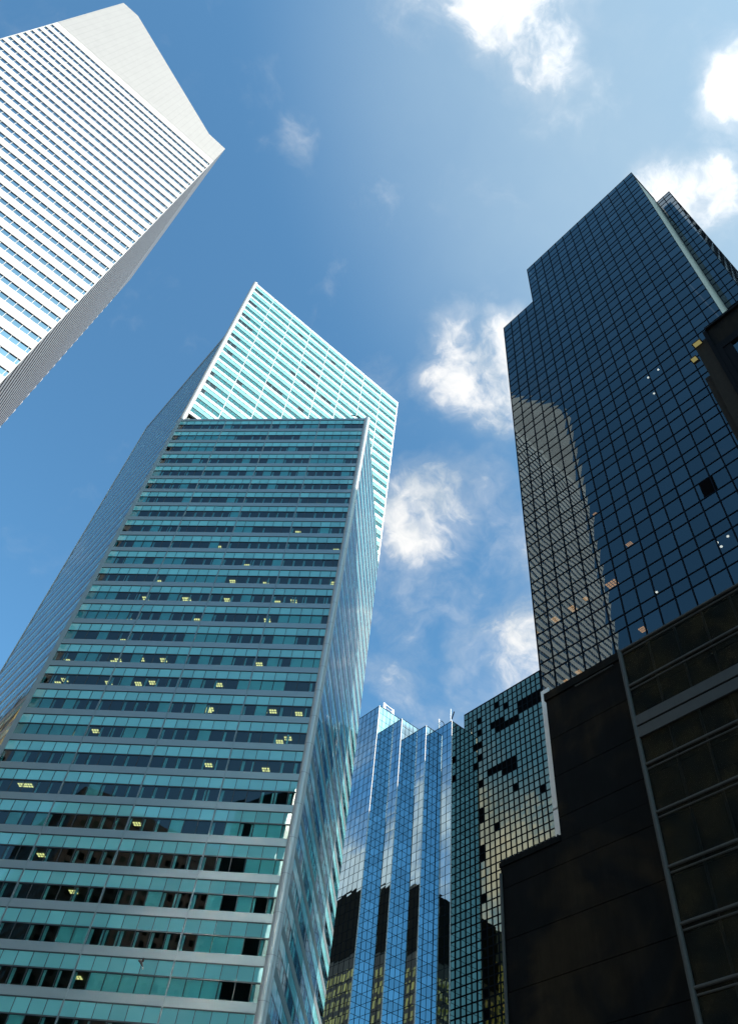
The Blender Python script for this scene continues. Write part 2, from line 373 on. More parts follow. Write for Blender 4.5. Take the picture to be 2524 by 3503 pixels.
# ------------------------------------------------------------------ white striped tower
def white_tower():
    x0, x1, y0, y1 = -58.8, -10.15, 83.69, 137.1
    zj, zl, zt, zb = 229.15, 242.8, 279.6, 36.0
    root = thing('office_tower', 'tall white office tower striped with window bands and topped by a slanted blank crown', 'skyscraper', (-34.5, 110, 0))
    recs = (.18, .85, .18, .18)
    F = [Face((x0, y0), (x1, y0)), Face((x1, y0), (x1, y1)), Face((x1, y1), (x0, y1)), Face((x0, y1), (x0, y0))]
    tops = [131.55+3.915*k for k in range(-23, 25)]
    H = 1.62; mod = 1.467
    wall = MB()
    edges = [zb]+[z for t in tops for z in (t-H, t)]+[zj]
    for i in range(0, len(edges), 2):          # cladding bands between the window strips
        a, c = edges[i], edges[i+1]
        for f, rec in zip(F, recs): f.box(wall, (0, .19, .6, .6)[F.index(f)], f.L-(0 if f in F[:1] else .6), a, c, -rec, 0 if f is not F[1] else -.003)
    for t in tops:                              # slim white mullions
        for f, rec in zip(F, recs):
            n = int(f.L/mod)
            for i in range(n+1):
                u = f.L-.62-i*mod if f is F[0] else .62+i*mod
                if .1 < u < f.L-.1: f.box(wall, u-.045, u+.045, t-H, t, -rec, -.07 if f is not F[1] else -.3)
            f.box(wall, .2 if f is F[1] else 0, .34 if f is F[1] else .14, t-H, t, -rec, -.003); f.box(wall, f.L-.14, f.L, t-H, t, -rec, -.003)
    wall.build('wall', M['white_clad'], root)
    s = MB()
    for t in tops:                              # dark strips under every band, shade put in as colour
        for f, rec in zip(F, recs): f.box(s, .9 if f is F[0] else .2, f.L-.9, t-.07, t-.004, -rec+.01, -.03 if f is not F[1] else -.012)
    s.build('shade_strip', M['head_shade'], root)
    for t in tops:
        g = MB()
        for f, rec in zip(F, recs):
            n = int(f.L/mod); us = [0.0]+sorted((f.L-.62-i*mod if f is F[0] else .62+i*mod) for i in range(n+1))+[f.L]
            us = [max(u, .2) if f is F[1] else u for u in us if 0 <= u <= f.L]
            for a, c in zip(us[:-1], us[1:]):
                if c-a > .05: f.quad(g, a, c, t-H-.02, t+.02, -rec+.02)
        g.build('window_band', M['white_glass'], root)
    crown = MB()                                # slanted crown, extruded along y
    prof = [(x0, zj+.12), (x1, zj+.12), (x1, zl), (-15.95, zl+.2), (-53.7, zt), (x0, zt-.3)]
    A = [(x, y0, z) for x, z in prof]; B = [(x, y1, z) for x, z in prof]
    crown.poly(A); crown.poly(list(reversed(B)))
    for i in range(len(prof)):
        j = (i+1) % len(prof); crown.poly([A[j], A[i], B[i], B[j]])
    crown.build('crown', M['white_crown'], root)
    s = MB(); s.box(x0+.1, x1-.1, y0+.1, y1-.1, zj-.01, zj+.12); s.build('crown_joint', M['line'], root)
    s = MB(); s.box(x0+8, x1-8, y0+9, y1-9, 0, zb); s.build('core', M['white_clad'], root)
    for (a, c) in ((-34.5, y0+3.6), (-34.5, y1-3.6), (x0+3.6, 110.4), (x1-3.6, 110.4)):
        s = MB(); s.box(a-3.5, a+3.5, c-3.5, c+3.5, 0, zb); s.build('stilt', M['white_clad'], root)
    s = MB()                                    # rounded exhaust hood on the ridge
    for i in range(6):
        for j in range(12):
            def q(a, c): 
                th = a*math.pi/12; ph = c*2*math.pi/12
                return (-55.9+.75*math.cos(th)*math.cos(ph), y0+1.1+.75*math.cos(th)*math.sin(ph), zt+.15+1.25*math.sin(th))
            s.poly([q(i, j), q(i, j+1), q(i+1, j+1), q(i+1, j)])
    s.build('exhaust_hood', M['rig'], root, True)
    return root
white_tower()

# ------------------------------------------------------------------ green glass tower
FLOOR = 3.84
def green_tower():
    root = thing('office_tower', 'green glass office tower with a lower wedge in front of a sunlit slanting upper block', 'skyscraper', (41, 95, 0))
    xL, xR, yW = 16.45, 67.2, 89.8
    half = (xR-xL)/2
    Lc, Rc, Ec = (xL, yW), (xL+half, yW-half), (xR, yW)
    zw, zs, zt = 129.4, 169.5, 199.0
    band = .84; r1 = 1.36; ln = .13
    z0k = 197.9                     # top of the uppermost teal row
    wall = MB(); frame = MB(); floors = {}
    rows_done = {}
    def facade(a, c, zlo, zhi, bays, per, p_blind, minor=.05, lights=0, fin=.22, fd=1.0):
        f = Face(a, c); bw = f.L/bays; pw = bw/per
        k0 = math.ceil((z0k-zhi)/FLOOR-1e-6)
        if z0k-k0*FLOOR > zhi-.5: k0 += 1
        # coping
        t0 = z0k-k0*FLOOR
        f.box(wall, 0, f.L, t0, zhi, -.4, .06)
        k = k0
        while z0k-k*FLOOR-FLOOR > zlo-.1:
            t = z0k-k*FLOOR
            za, zb_, zc = t-r1, t-r1-ln, t-FLOOR+band
            f.box(wall, 0, f.L, t-FLOOR, zc, -.3, .06 if fd == 1 else .012)        # metal band below the windows
            f.box(frame, 0, f.L, zb_, za, -.1, .05 if fd == 1 else .004)             # dark transom
            f.box(frame, 0, f.L, t-.09, t, -.1, .035 if fd == 1 else .006)
            gp = MB(); gv = MB(); gb = MB(); run = 0
            blind_state = 0
            for i in range(bays*per):
                u0, u1 = i*pw, (i+1)*pw
                f.quad(gp, u0, u1, za, t-.09, -.02*fd)
                f.quad(gv, u0, u1, zc, zb_, -.02*fd)
                if random.random() < .5: blind_state = random.random() < p_blind
                r = random.random()
                if blind_state or r < p_blind*.35:
                    f.quad(gb, u0+.05, u1-.05, zc+.02, zb_, -.07)
                elif r < .75:
                    wd = random.choice((.22, .28, .28, .34)); f.quad(gb, u0+.04, u0+.04+wd, zc, zb_, -.2)
                    if random.random() < .18: f.quad(gb, u1-.3, u1-.12, zc, zb_, -.22)
            if True:
                for i in range(bays*per+1):
                    u = i*pw
                    if i % per: f.box(frame, u-minor/2, u+minor/2, zc, t, -.06, .03 if fd == 1 else .002)
            gp.build('panel_row', M['teal'], root)
            w = gv.build('window_row', M['vision'], root)
            if gb.f: gb.build('blind_row', M['blind'], w)
            if lights and k in lights:
                for i, dd in lights[k]:
                    lm = MB(); u = i*pw
                    f_z = zb_+.25
                    for q in range(3):
                        for r_ in range(2):
                            uu = u+q*.30; d_ = -.75-dd-r_*.42
                            lm.poly([f.P(uu, f_z-.02, d_), f.P(uu+.23, f_z-.02, d_), f.P(uu+.23, f_z-.02, d_-.30), f.P(uu, f_z-.02, d_-.30)])
                    lm.build('ceiling_light', M['lamp'], w)
            k += 1
        for i in range(1, bays):
            u = i*bw; f.box(wall, u-.075, u-.02, zlo, zhi, -.2, fin*.5); f.box(wall, u+.02, u+.075, zlo, zhi, -.2, fin*.5); f.box(frame, u-.02, u+.02, zlo, zhi, -.2, fin*.3)
        return f
    # ceiling lamps on the floors that show them: floor index -> (pane position, how deep in the room)
    rng = random.Random(11); L = {}
    for k in range(24, 44):
        dens = {24: 3, 25: 2, 26: 1, 27: 4, 28: 8, 29: 10, 30: 8, 31: 6, 32: 1, 33: 8, 34: 6, 35: 8, 36: 4, 37: 2, 38: 2}.get(k, 1)
        L[k] = [(rng.uniform(.3, 23), rng.choice((.2, .5, .9))) for _ in range(dens)]
    f_nw = facade(Lc, Rc, 6, zw, 4, 6, .22, .055, L, .2)
    facade(Rc, Ec, 6, zw, 4, 6, .3, .05, 0, .015, 0)
    facade(Lc, Ec, zw+.1, zt, 8, 4, .92, .05, 0, .12)
    Nf = (xL, 126.0)
    facade(Nf, Lc, 6, zs, 6, 4, .3, .05, 0, .015, 0)
    facade(Ec, (xR, 100.0), 6, zs, 2, 4, .3, .05, 0, .015, 0)
    wall.build('wall', M['grey_metal'], root)
    frame.build('window_frame', M['line'], root)
    # tubes along the corners
    def tube(x, y, za, zb_, r):
        t = MB(); t.tube((x, y, za), (x, y, zb_), r, 24); t.build('corner_tube', M['tube'], root, True)
    tube(xL+.25, yW+.3, zw+.05, zt+.2, .56)
    tube(Rc[0], Rc[1]+.35, 4, zw+.15, .54)
    tube(xR-.1, yW+.3, zw+.1, zt+.2, .32)
    f = Face(Lc, Rc); t = MB(); f.box(t, -.55, .12, 4, zw, -.5, .10); t.build('corner_strip', M['grey_metal'], root)
    # floors, cores, roofs
    inset = .35
    lowpoly = [(xL+inset, yW+inset*.4), (Rc[0], Rc[1]+inset*1.6), (xR-inset, yW+inset*.4), (xR-inset, 99.7), (xL+inset, 125.6)]
    midpoly = [(xL+1.2, yW+inset), (xR-inset, yW+inset), (xR-inset, 99.7), (xL+inset, 125.6), (xL+inset, yW+1.4)]
    hipoly = [(xL+1.2, yW+inset), (xR-inset, yW+inset), (xR-inset, 99.7), (44, 111.4)]
    k = 0
    while z0k-k*FLOOR > 8:
        z = z0k-k*FLOOR-r1-ln+.30; s = MB()
        s.prism(lowpoly if z < zw-1 else midpoly if z < zs-1 else hipoly, z, z+.3)
        s.build('floor_slab', M['ceiling'], root); k += 1
    s = MB(); s.prism([(xL+3.2, yW+3.0), (Rc[0], Rc[1]+6.5), (xR-4.2, yW+3.0), (xR-4, 98), (xL+4, 119)], 0, zw-.6); s.prism([(xL+4.2, yW+3), (xR-4, yW+3), (xR-4, 98), (xL+4, 119)], zw-.5, zs-.6)
    s.prism([(xL+6, yW+3), (xR-4, yW+3), (xR-4, 98), (44, 109)], zs-.5, zt-.6); s.build('core', M['core'], root)
    s = MB(); s.prism([(xL, yW), (Rc[0], Rc[1]+.2), (xR, yW), (xR, yW+.5), (xL, yW+.5)], zw-.35, zw-.05)
    s.prism([(xL+.1, yW+.4), (xR-.1, yW+.4), (xR-.1, 99.9), (xL+.1, 125.9)], zs-.35, zs-.05)
    s.prism([(xL+.7, yW+.3), (xR-.1, yW+.3), (xR-.1, 99.9), (44, 111.7)], zt-.35, zt-.05)
    s.build('roof', M['roof'], root)
    s = MB()
    f = Face((xR, 100.0), (xL, 126.0)); f.box(s, 0, f.L, 6, zs, -.3, 0)
    f = Face((xR, 100.0), (44, 111.9)); f.box(s, 0, f.L, zs, zt, -.3, 0)
    f = Face((44, 111.9), (xL+.7, yW+.7)); f.box(s, 0, f.L, zs, zt, -.4, 0)
    f = Face((xR, yW), (xR, 100.0)); f.box(s, 0, f.L, zs, zt, -.3, 0)
    s.build('rear_wall', M['grey_metal'], root)
    s = MB(); s.prism([(xL+1, yW+.5), (Rc[0], Rc[1]+2), (xR-1, yW+.5), (xR-1, 99), (xL+1, 125)], 0, 6.2); s.build('lobby', M['core'], root)
    return root
green_tower()

# window-cleaning davit on the wedge's roof corner
def davit():
    root = thing('roof_davit', 'small black davit crane standing on the roof corner of the green wedge', 'davit', (41.0, 66.4, 129.4))
    s = MB(); s.tube((41.0, 66.4, 129.35), (41.0, 66.4, 131.4), .12); s.build('mast', M['rtframe'], root)
    s = MB(); s.tube((41.0, 66.4, 131.35), (39.4, 66.5, 130.2), .10); s.tube((41.0, 66.4, 131.3), (41.7, 66.3, 129.7), .08); s.build('arm', M['rtframe'], root)
    s = MB(); s.box(40.7, 41.5, 66.1, 66.8, 129.36, 129.75); s.build('base', M['rtframe'], root)
davit()

# ------------------------------------------------------------------ generic mirror curtain wall
def grid_face(root, a, c, cols, zs, glass, pw_row, mull, wv, wh, dv=.07, dh=.05, skip=None, merge=1):
    """cols: list of u edges; zs: ascending list of row edges; rows come out as separate parts"""
    f = Face(a, c)
    for r, (z0, z1) in enumerate(zip(zs[:-1], zs[1:])):
        g = pw_row.setdefault(round((z0-zs[0])/1e6)+r//merge if merge > 1 else round(z0, 1), MB())
        for i, (u0, u1) in enumerate(zip(cols[:-1], cols[1:])):
            if skip and skip(u0, u1, z0, z1): continue
            f.quad(g, u0, u1, z0, z1, 0)
    for u in cols: f.box(mull, max(0, u-wv/2), min(f.L, u+wv/2), zs[0], zs[-1], -.05, dv)
    for z in zs: f.box(mull, 0, f.L, max(zs[0], z-wh/2), min(zs[-1], z+wh/2), -.05, dh)
    return f
def merge(dst, g):
    off = len(dst.v); dst.v += g.v; dst.f += [[i+off for i in f] for f in g.f]; dst.uv += g.uv; dst.r += g.r; dst.mi += g.mi
def build_sides(sides, m, root):
    for d in sides:
        t = MB()
        for g in d.values(): merge(t, g)
        if t.f: t.build('side_glazing', m, root)
def even(L, w):
    n = max(1, round(L/w)); return [L*i/n for i in range(n+1)]

# ------------------------------------------------------------------ dark blue mirror tower on the right
def blue_tower():
    root = thing('office_tower', 'dark blue mirror glass tower with a stepped top that reflects the striped white tower', 'skyscraper', (60, 18, 0))
    rows = {}; mull = MB(); sides = []
    def side(): sides.append({}); return sides[-1]
    X = 43.4
    def zs(top):
        out = [13.9]
        z = 13.9
        while z < top-2.2:
            out.append(z+2.1 if len(out) % 2 == 1 else z+1.4); z = out[-1]
        if top-out[-1] > .4: out.append(top)
        else: out[-1] = top
        return out
    zA, zB, zC = 134.6, 121.0, 132.0
    # reference: a tall pane starts at 57.4, rows repeat every 3.5 m
    def levels(top):
        out = []; z = 57.4-3.5*14
        while z < top-.7:
            out.append(z)
            if z+2.1 < top-.7: out.append(z+2.1)
            z += 3.5
        out.append(top); return out
    pw = 21.2/14
    grid_face(root, (X, 32.68), (X, 26.6), even(6.08, pw), levels(zB), None, rows, mull, .10, .09)
    grid_face(root, (X, 26.6), (X, 5.4), even(21.2, pw), levels(zA), None, rows, mull, .10, .09)
    grid_face(root, (X, 5.4), (48.9, 5.4), even(5.5, 1.4), [131.3, 132.4, 133.5, 134.6], None, side(), mull, .08, .08, .03, .02)
    s = MB(); Face((X, 5.4), (48.9, 5.4)).box(s, .05, 5.5, 8, 131.24, -.3, 0); s.build('side_panel', M['rtwall'], root)
    grid_face(root, (48.9, 5.4), (48.9, 3.14), even(2.26, 1.2), levels(zC), None, side(), mull, .10, .09)
    grid_face(root, (48.9, 3.14), (79, 3.14), even(30.1, 1.5), levels(zC), None, side(), mull, .08, .08, .03, .02)
    grid_face(root, (79, 32.68), (X, 32.68), even(35.6, 1.5), levels(zB), None, side(), mull, .12, .12)
    grid_face(root, (79, 26.6), (X, 26.6), even(35.6, 1.5), [zB]+[z for z in levels(zA) if z > zB+.6], None, side(), mull, .12, .12)
    # merge neighbouring rows by storey so that every storey is one part
    st = {}
    for z, g in rows.items():
        k = math.floor((z-57.4+.05)/3.5); t = st.setdefault(k, MB())
        off = len(t.v); t.v += g.v; t.f += [[i+off for i in f] for f in g.f]; t.uv += g.uv; t.r += g.r; t.mi += g.mi
    strow = {k: t.build('window_row', M['rtglass'], root) for k, t in sorted(st.items())}
    build_sides(sides, M['rtglass'], root)
    mull.build('mullion_grid', M['rtframe'], root)
    s = MB(); s.box(X+5, 75, 9.5, 26.4, 0, zA-.1); s.box(X+5, 75, 26.5, 29, 0, zB-.1); s.box(50.2, 78.6, 3.9, 5.2, 0, zC-.3); s.build('core', M['rtframe'], root)
    s = MB(); s.box(X+.1, 78.9, 5.5, 26.5, zA-.1, zA-.02); s.box(X+.1, 78.9, 26.5, 32.6, zB-.1, zB-.02); s.build('roof', M['roof'], root)
    s = MB(); s.box(X-.25, X-.08, 31.75, 32.68, 8, 36.0); s.box(X-.25, X-.08, 31.85, 32.68, 36.15, 47.2); s.build('corner_pier', M['rtpier'], root)
    # an opened pane, lit ceiling panels and spot lamps inside, seen through the glass
    g = MB(); f = Face((X, 26.6), (X, 5.4)); f.box(g, 26.6-14.05, 26.6-12.75, 57.5, 59.45, .004, .03); g.build('open_panel', M['black'], root)
    k = 44.9/43.4
    def inside(y, z): return (y*k, 1.7+(z-1.7)*k)
    for y, z, dy, dx in ((24.1, 54.4, 1.1, .75), (28.4, 54.4, .6, .75), (30.4, 54.4, .6, .7), (22.35, 47.75, .55, .65), (26.9, 54.6, .4, .5), (28.8, 47.2, .5, .5), (30.1, 47.0, .45, .5), (21.6, 57.75, .6, .4), (24.2, 64.5, .45, .35)):
        yy, zz = inside(y, z); g = MB()
        for i in range(4):
            for j in range(3):
                a0 = yy-dy/2+i*dy/4; c0 = 44.9-dx/2+j*dx/3
                g.box(c0, c0+dx/3*.72, a0, a0+dy/4*.72, zz, zz+.03)
        g.build('ceiling_light', M['lamp'], root)
    for y, z in ((13.52, 51.89), (14.45, 51.91), (14.28, 51.28), (20.37, 50.63), (13.38, 79.7), (14.65, 79.67), (14.71, 76.25)):
        yy, zz = inside(y, z); g = MB(); g.tube((44.9, yy, zz), (44.9, yy, zz+.05), .11, 10); g.build('spot_light', M['spot'], root)
blue_tower()

# ------------------------------------------------------------------ saw-tooth silver blue tower
def sawtooth_tower():
    root = thing('office_tower', 'silver blue mirror tower with a saw-toothed front of narrow vertical folds', 'skyscraper', (112, 122, 0))
    # tooth corners: (x of the street-facing side, y of its outer corner, roof height)
    T = [(96.0, 120.83, 125.9), (98.4, 115.0, 120.4), (100.9, 109.3, 116.9), (103.4, 103.6, 116.7)]
    xe = 107.4; yback = 150.0
    rows = {}; mull = MB(); core = MB(); roof = MB()
    def levels(top, lo=8.0):
        out = [top]
        while out[-1]-1.87 > lo: out.append(out[-1]-1.87)
        return list(reversed(out))
    prevy = yback; st = {}
    for i, (x, y, z) in enumerate(T):
        rows = {}
        xn = T[i+1][0] if i < 3 else xe
        grid_face(root, (x, prevy), (x, y), [u for u in [(prevy-y)-j*1.52 for j in range(40)] if u > .1][::-1] if i == 0 else even(prevy-y, 1.5), levels(z), None, rows, mull, .085, .075, .03, .02)
        # side of the tooth looking up the street, up to its own roof
        zn = T[i+1][2] if i < 3 else z
        grid_face(root, (x, y), (xn, y), even(xn-x, 1.24), [q for q in levels(z) if q < zn+1], None, rows, mull, .085, .075, .03, .02)
        if z > zn+2: grid_face(root, (x, y), (x+11, y), even(11, 1.24), [q for q in levels(z) if q > zn-1], None, rows, mull, .085, .075, .03, .02)
        core.box(x+.07, xe+22, y+.07, yback, 0, z-.35); roof.box(x+.1, xe+22, y+.1, yback-.1, z-.3, z-.06)
        e = MB(); e.box(x-.06, x+.06, y-.06, y+.06, 8, z+.12); e.build('corner_trim', M['rtpier'], root)
        e = MB(); e.box(x-.03, x+.12, y-.02, prevy, z+.02, z+.14); e.box(x+.12, x+11, y-.02, y+.12, z+.02, z+.14); e.build('coping', M['b4frame'], root)
        prevy = y
        for zz, g in rows.items():
            k = math.floor(zz/3.74); merge(st.setdefault((k, i if zz > 108 else 0), MB()), g)
    for k, t in sorted(st.items()): t.build('window_row', M['tglass'], root)
    mull.build('mullion_grid', M['rtframe'], root); core.build('core', M['rtframe'], root); roof.build('roof', M['roof'], root)
sawtooth_tower()

def rooftop_things():
    root = thing('roof_rail', 'white railed gantry frame on the roof of the tallest saw-tooth fold', 'gantry', (98.6, 121.6, 125.9))
    for (x, y, h) in ((97.7, 121.4, 2.3), (100.6, 121.4, 2.0)):
        s = MB(); s.tube((x, y, 125.75), (x, y, 125.9+h), .13); s.tube((x+.5, y, 125.75), (x+.5, y, 125.9+h), .10); s.tube((x, y, 125.9+h), (x+.5, y, 125.9+h), .1); s.build('post', M['rig'], root)
    s = MB(); s.tube((97.7, 121.4, 128.05), (101.1, 121.4, 127.8), .12); s.tube((97.9, 121.5, 127.2), (101.0, 121.5, 127.0), .06); s.build('rail', M['rig'], root)
    x, y, z = 104.0, 104.6, 116.7
    root = thing('antenna', 'thin white whip antenna with a black tip on the saw-tooth tower roof corner', 'antenna', (x, y, z))
    s = MB(); s.tube((x, y, z-.2), (x, y, z+4.3), .07); s.build('mast', M['rig'], root)
    s = MB(); s.tube((x+.25, y-.1, z+1.6), (x+.6, y-.5, z+3.6), .15); s.build('panel', M['rtframe'], root)
    x, y = 104.0, 108.4
    root = thing('antenna', 'white pole with a curved dark hook beside it on the saw-tooth tower roof', 'antenna', (x, y, z))
    s = MB(); s.tube((x, y, z-.2), (x, y, z+3.4), .13); s.tube((x, y-.3, z-.2), (x, y-.3, z+2.6), .06); s.build('mast', M['rig'], root)
    s = MB(); P = [(x+.1, y-.5, z+2.7), (x+.2, y-.85, z+2.5), (x+.3, y-1.3, z+1.7), (x+.35, y-1.6, z-.1)]
    for a, c in zip(P[:-1], P[1:]): s.tube(a, c, .08)
    s.build('hook', M['rtframe'], root)
rooftop_things()

# ------------------------------------------------------------------ dark grid tower
def grid_tower():
    root = thing('office_tower', 'dark bronze glass tower with a fine square window grid and a few black openings', 'skyscraper', (130, 95, 0))
    X, ya, yb, zt = 107.4, 103.6, 56.0, 120.6
    rows = {}; mull = MB(); sides = []
    def side(): sides.append({}); return sides[-1]
    zs = [zt]
    while zs[-1] > 12: zs.append(zs[-1]-1.607)
    zs.reverse()
    rects = [(88.4, 96.2, 123.2, 127.0), (97.3, 105.1, 122.6, 124.8), (98.8, 106.4, 110.6, 112.9)]
    dots = [(103, 129.3), (99.8, 129.1), (104.4, 98.2), (98.3, 105.7), (91.1, 102.3), (89.3, 105.8), (110.2, 121.0), (110.2, 115.6)]
    K = 107.4/118.3; rects = [(a*K, c*K, 1.7+(e-1.7)*K, 1.7+(h-1.7)*K) for a, c, e, h in rects]; dots = [(a*K, 1.7+(c-1.7)*K) for a, c in dots]
    f = Face((X, ya), (X, yb))
    def skip(u0, u1, z0, z1):
        y = ya-(u0+u1)/2; z = (z0+z1)/2
        for a, c, e, h in rects:
            if a-.1 < y < c+.1 and e < z+.35*((y-a)/(c-a)-.5)*-2.2 < h: return True
        for a, c in dots:
            if abs(y-a) < .66 and abs(z-c) < .80: return True
        if 98.0 < y < 99.4 and math.sin(z*1.9)+math.sin(z*.83) > .5: return True
        return False
    cols = even(ya-yb, 1.31)
    grid_face(root, (X, ya), (X, yb), cols, zs, None, rows, mull, .30, .26, .05, .03, skip)
    for u0, u1 in zip(cols[:-1], cols[1:]):
        for z0, z1 in zip(zs[:-1], zs[1:]):
            if skip(u0, u1, z0, z1):
                h = MB(); f.quad(h, u0, u1, z0, z1, -.05); h.build('open_panel', M['black'], root)
    grid_face(root, (X+30, ya), (X, ya), even(30, 1.45), zs, None, side(), mull, .30, .26, .05, .03)
    grid_face(root, (X, yb), (X+30, yb), even(30, 1.45), zs, None, side(), mull, .30, .26, .05, .03)
    st = {}
    for z, g in rows.items():
        k = math.floor((z-zt+.01)/3.214); t = st.setdefault(k, MB())
        off = len(t.v); t.v += g.v; t.f += [[i+off for i in f_] for f_ in g.f]; t.uv += g.uv; t.r += g.r; t.mi += g.mi
    for k, t in sorted(st.items()): t.build('window_row', M['b4glass'], root)
    build_sides(sides, M['b4glass'], root)
    mull.build('mullion_grid', M['b4frame'], root)
    s = MB(); s.box(X+.2, X+29.8, yb+.2, ya-.2, 0, zt-.3); s.build('core', M['rtframe'], root)
    s = MB(); s.box(X-.05, X+30, yb, ya+.05, zt+.02, zt+.2); s.build('coping', M['b4frame'], root)
grid_tower()

# ------------------------------------------------------------------ dark low block with the netted scaffold
def low_block():
    root = thing('low_building', 'low black building of smooth wall courses standing in front of the blue mirror tower', 'building', (42.6, 22, 0))
    X = 42.0; k = 1.4
    Z = lambda z: 1.7+(z-1.7)*k
    zr, zw_ = Z(32.95), Z(23.77); ye, yw2, y0 = 22.4*k, 26.4*k, 9.4
    w = MB(); grooves = [Z(z) for z in (29.72, 27.35, 25.0, 22.6, 20.07, 17.75, 15.4, 13.0, 10.6, 8.2, 5.8)]
    gh = .05
    zs = [0]+sorted(grooves)+[zr-.75]
    for a, c in zip(zs[:-1], zs[1:]):
        ytop = ye if a >= zw_-2 else yw2
        if c > zw_+.5 and a < zw_-.5:
            w.box(X, X+1.3, y0, yw2, a+gh, zw_-.02); w.box(X, X+1.3, y0, ye, zw_, c)
        else: w.box(X, X+1.3, y0, yw2 if c <= zw_+.5 else ye, a+(gh if a else 0), c)
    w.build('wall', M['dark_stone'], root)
    s = MB(); s.box(X+.12, X+1.25, y0+.1, ye-.1, 0, zr-.8); s.box(X+.12, X+1.25, y0+.1, yw2-.1, 0, zw_-.1); s.build('joint', M['black'], root)
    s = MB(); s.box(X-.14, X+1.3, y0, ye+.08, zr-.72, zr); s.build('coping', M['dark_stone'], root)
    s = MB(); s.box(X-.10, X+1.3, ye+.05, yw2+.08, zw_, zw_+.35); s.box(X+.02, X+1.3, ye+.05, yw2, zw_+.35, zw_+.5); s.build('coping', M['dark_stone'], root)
    s = MB()
    for i in range(14):
        y = ye+.3+i*.40
        if y < yw2: s.box(X+.1, X+.3, y, y+.13, zw_+.5, zw_+.68)
    s.build('roof_bolt', M['steel'], root)
    s = MB(); s.tube((X-.1, yw2-.05, 0), (X-.1, yw2-.05, zw_-.5), .11); s.build('drain_pipe', M['steel'], root)
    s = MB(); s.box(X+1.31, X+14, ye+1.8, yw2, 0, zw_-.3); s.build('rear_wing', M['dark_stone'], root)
    s = MB(); s.tube((X-.17, 17.6*k, zr-1.0), (X-.17, 20.2*k, zr-1.0), .05); s.build('cable', M['steel'], root)
low_block()

def make_net():
    m, b, out = new_mat('scaffold_netting')
    geo = b.n('ShaderNodeNewGeometry'); P = geo.outputs['Position']
    nz = b.noise(P, .55, 4, .6).outputs['Fac']; nf = b.noise(P, 9, 3, .6).outputs['Fac']
    col = b.mix(b.ramp(nz, .35, .7), (.009, .012, .012), (.026, .023, .014))
    d = b.n('ShaderNodeBsdfDiffuse'); b.put(d.inputs[0], b.v('SCALE', col, b.m('ADD', b.m('MULTIPLY', nf, .8), .6)))
    t = b.n('ShaderNodeBsdfTransparent')
    mx = b.n('ShaderNodeMixShader')
    sp = b.n('ShaderNodeSeparateXYZ'); b.put(sp.inputs[0], P)
    wv = b.m('MULTIPLY', b.m('SINE', b.m('MULTIPLY', sp.outputs[1], 75)), b.m('SINE', b.m('MULTIPLY', sp.outputs[2], 75)))
    b.put(mx.inputs[0], b.ramp(wv, -.6, .6, .95, .55))
    b.nt.links.new(t.outputs[0], mx.inputs[1]); b.nt.links.new(d.outputs[0], mx.inputs[2]); b.nt.links.new(mx.outputs[0], out.inputs[0])
    return m
M['net'] = make_net()

def scaffold():
    k = 1.4; Z = lambda z: 1.7+(z-1.7)*k
    X = 41.35; y1 = 16.8*k; y0 = 9.6
    root = thing('scaffold', 'tube scaffold wrapped in dark netting against the black low building', 'scaffold', (41.5, 16, 0))
    bars = [32.4, 29.95, 25.23, 22.74, 20.2, 17.85, 15.5, 13.1, 10.7]
    s = MB(); s.tube((X-.1, y1, 0), (X-.1, y1, Z(32.5)), .17); s.build('pole', M['steel'], root, True)
    for i in range(1, 7):
        s = MB(); y = y1-i*2.25; s.tube((X+.3, y, 0), (X+.3, y, Z(32.4)), .09); s.build('pole', M['steel'], root, True)
    for z in bars:
        s = MB(); s.tube((X-.1, y1, Z(z)), (X-.1, y0, Z(z)), .10); s.tube((X-.04, y1, Z(z)-.34), (X-.04, y0, Z(z)-.34), .06); s.build('ledger', M['steel'], root, True)
    for a, c in ((27.98, 27.42), (27.3, 26.72)):
        s = MB(); s.box(X-.2, X-.06, y0, y1, Z(c), Z(a)); s.build('toe_board', M['steel'], root)
    zs = [Z(z) for z in bars]+[1.0]
    for a, c in zip(zs[:-1], zs[1:]):
        s = MB(); n = 24
        rr = random.Random(int(a*10))
        off = [rr.uniform(-.05, .05) for _ in range(n+1)]
        for i in range(n):
            ya, yb = y1-(y1-y0)*i/n, y1-(y1-y0)*(i+1)/n
            s.poly([(X+off[i], ya, c), (X+off[i+1], yb, c), (X+off[i+1], yb, a), (X+off[i], ya, a)])
        s.build('netting', M['net'], root)
scaffold()

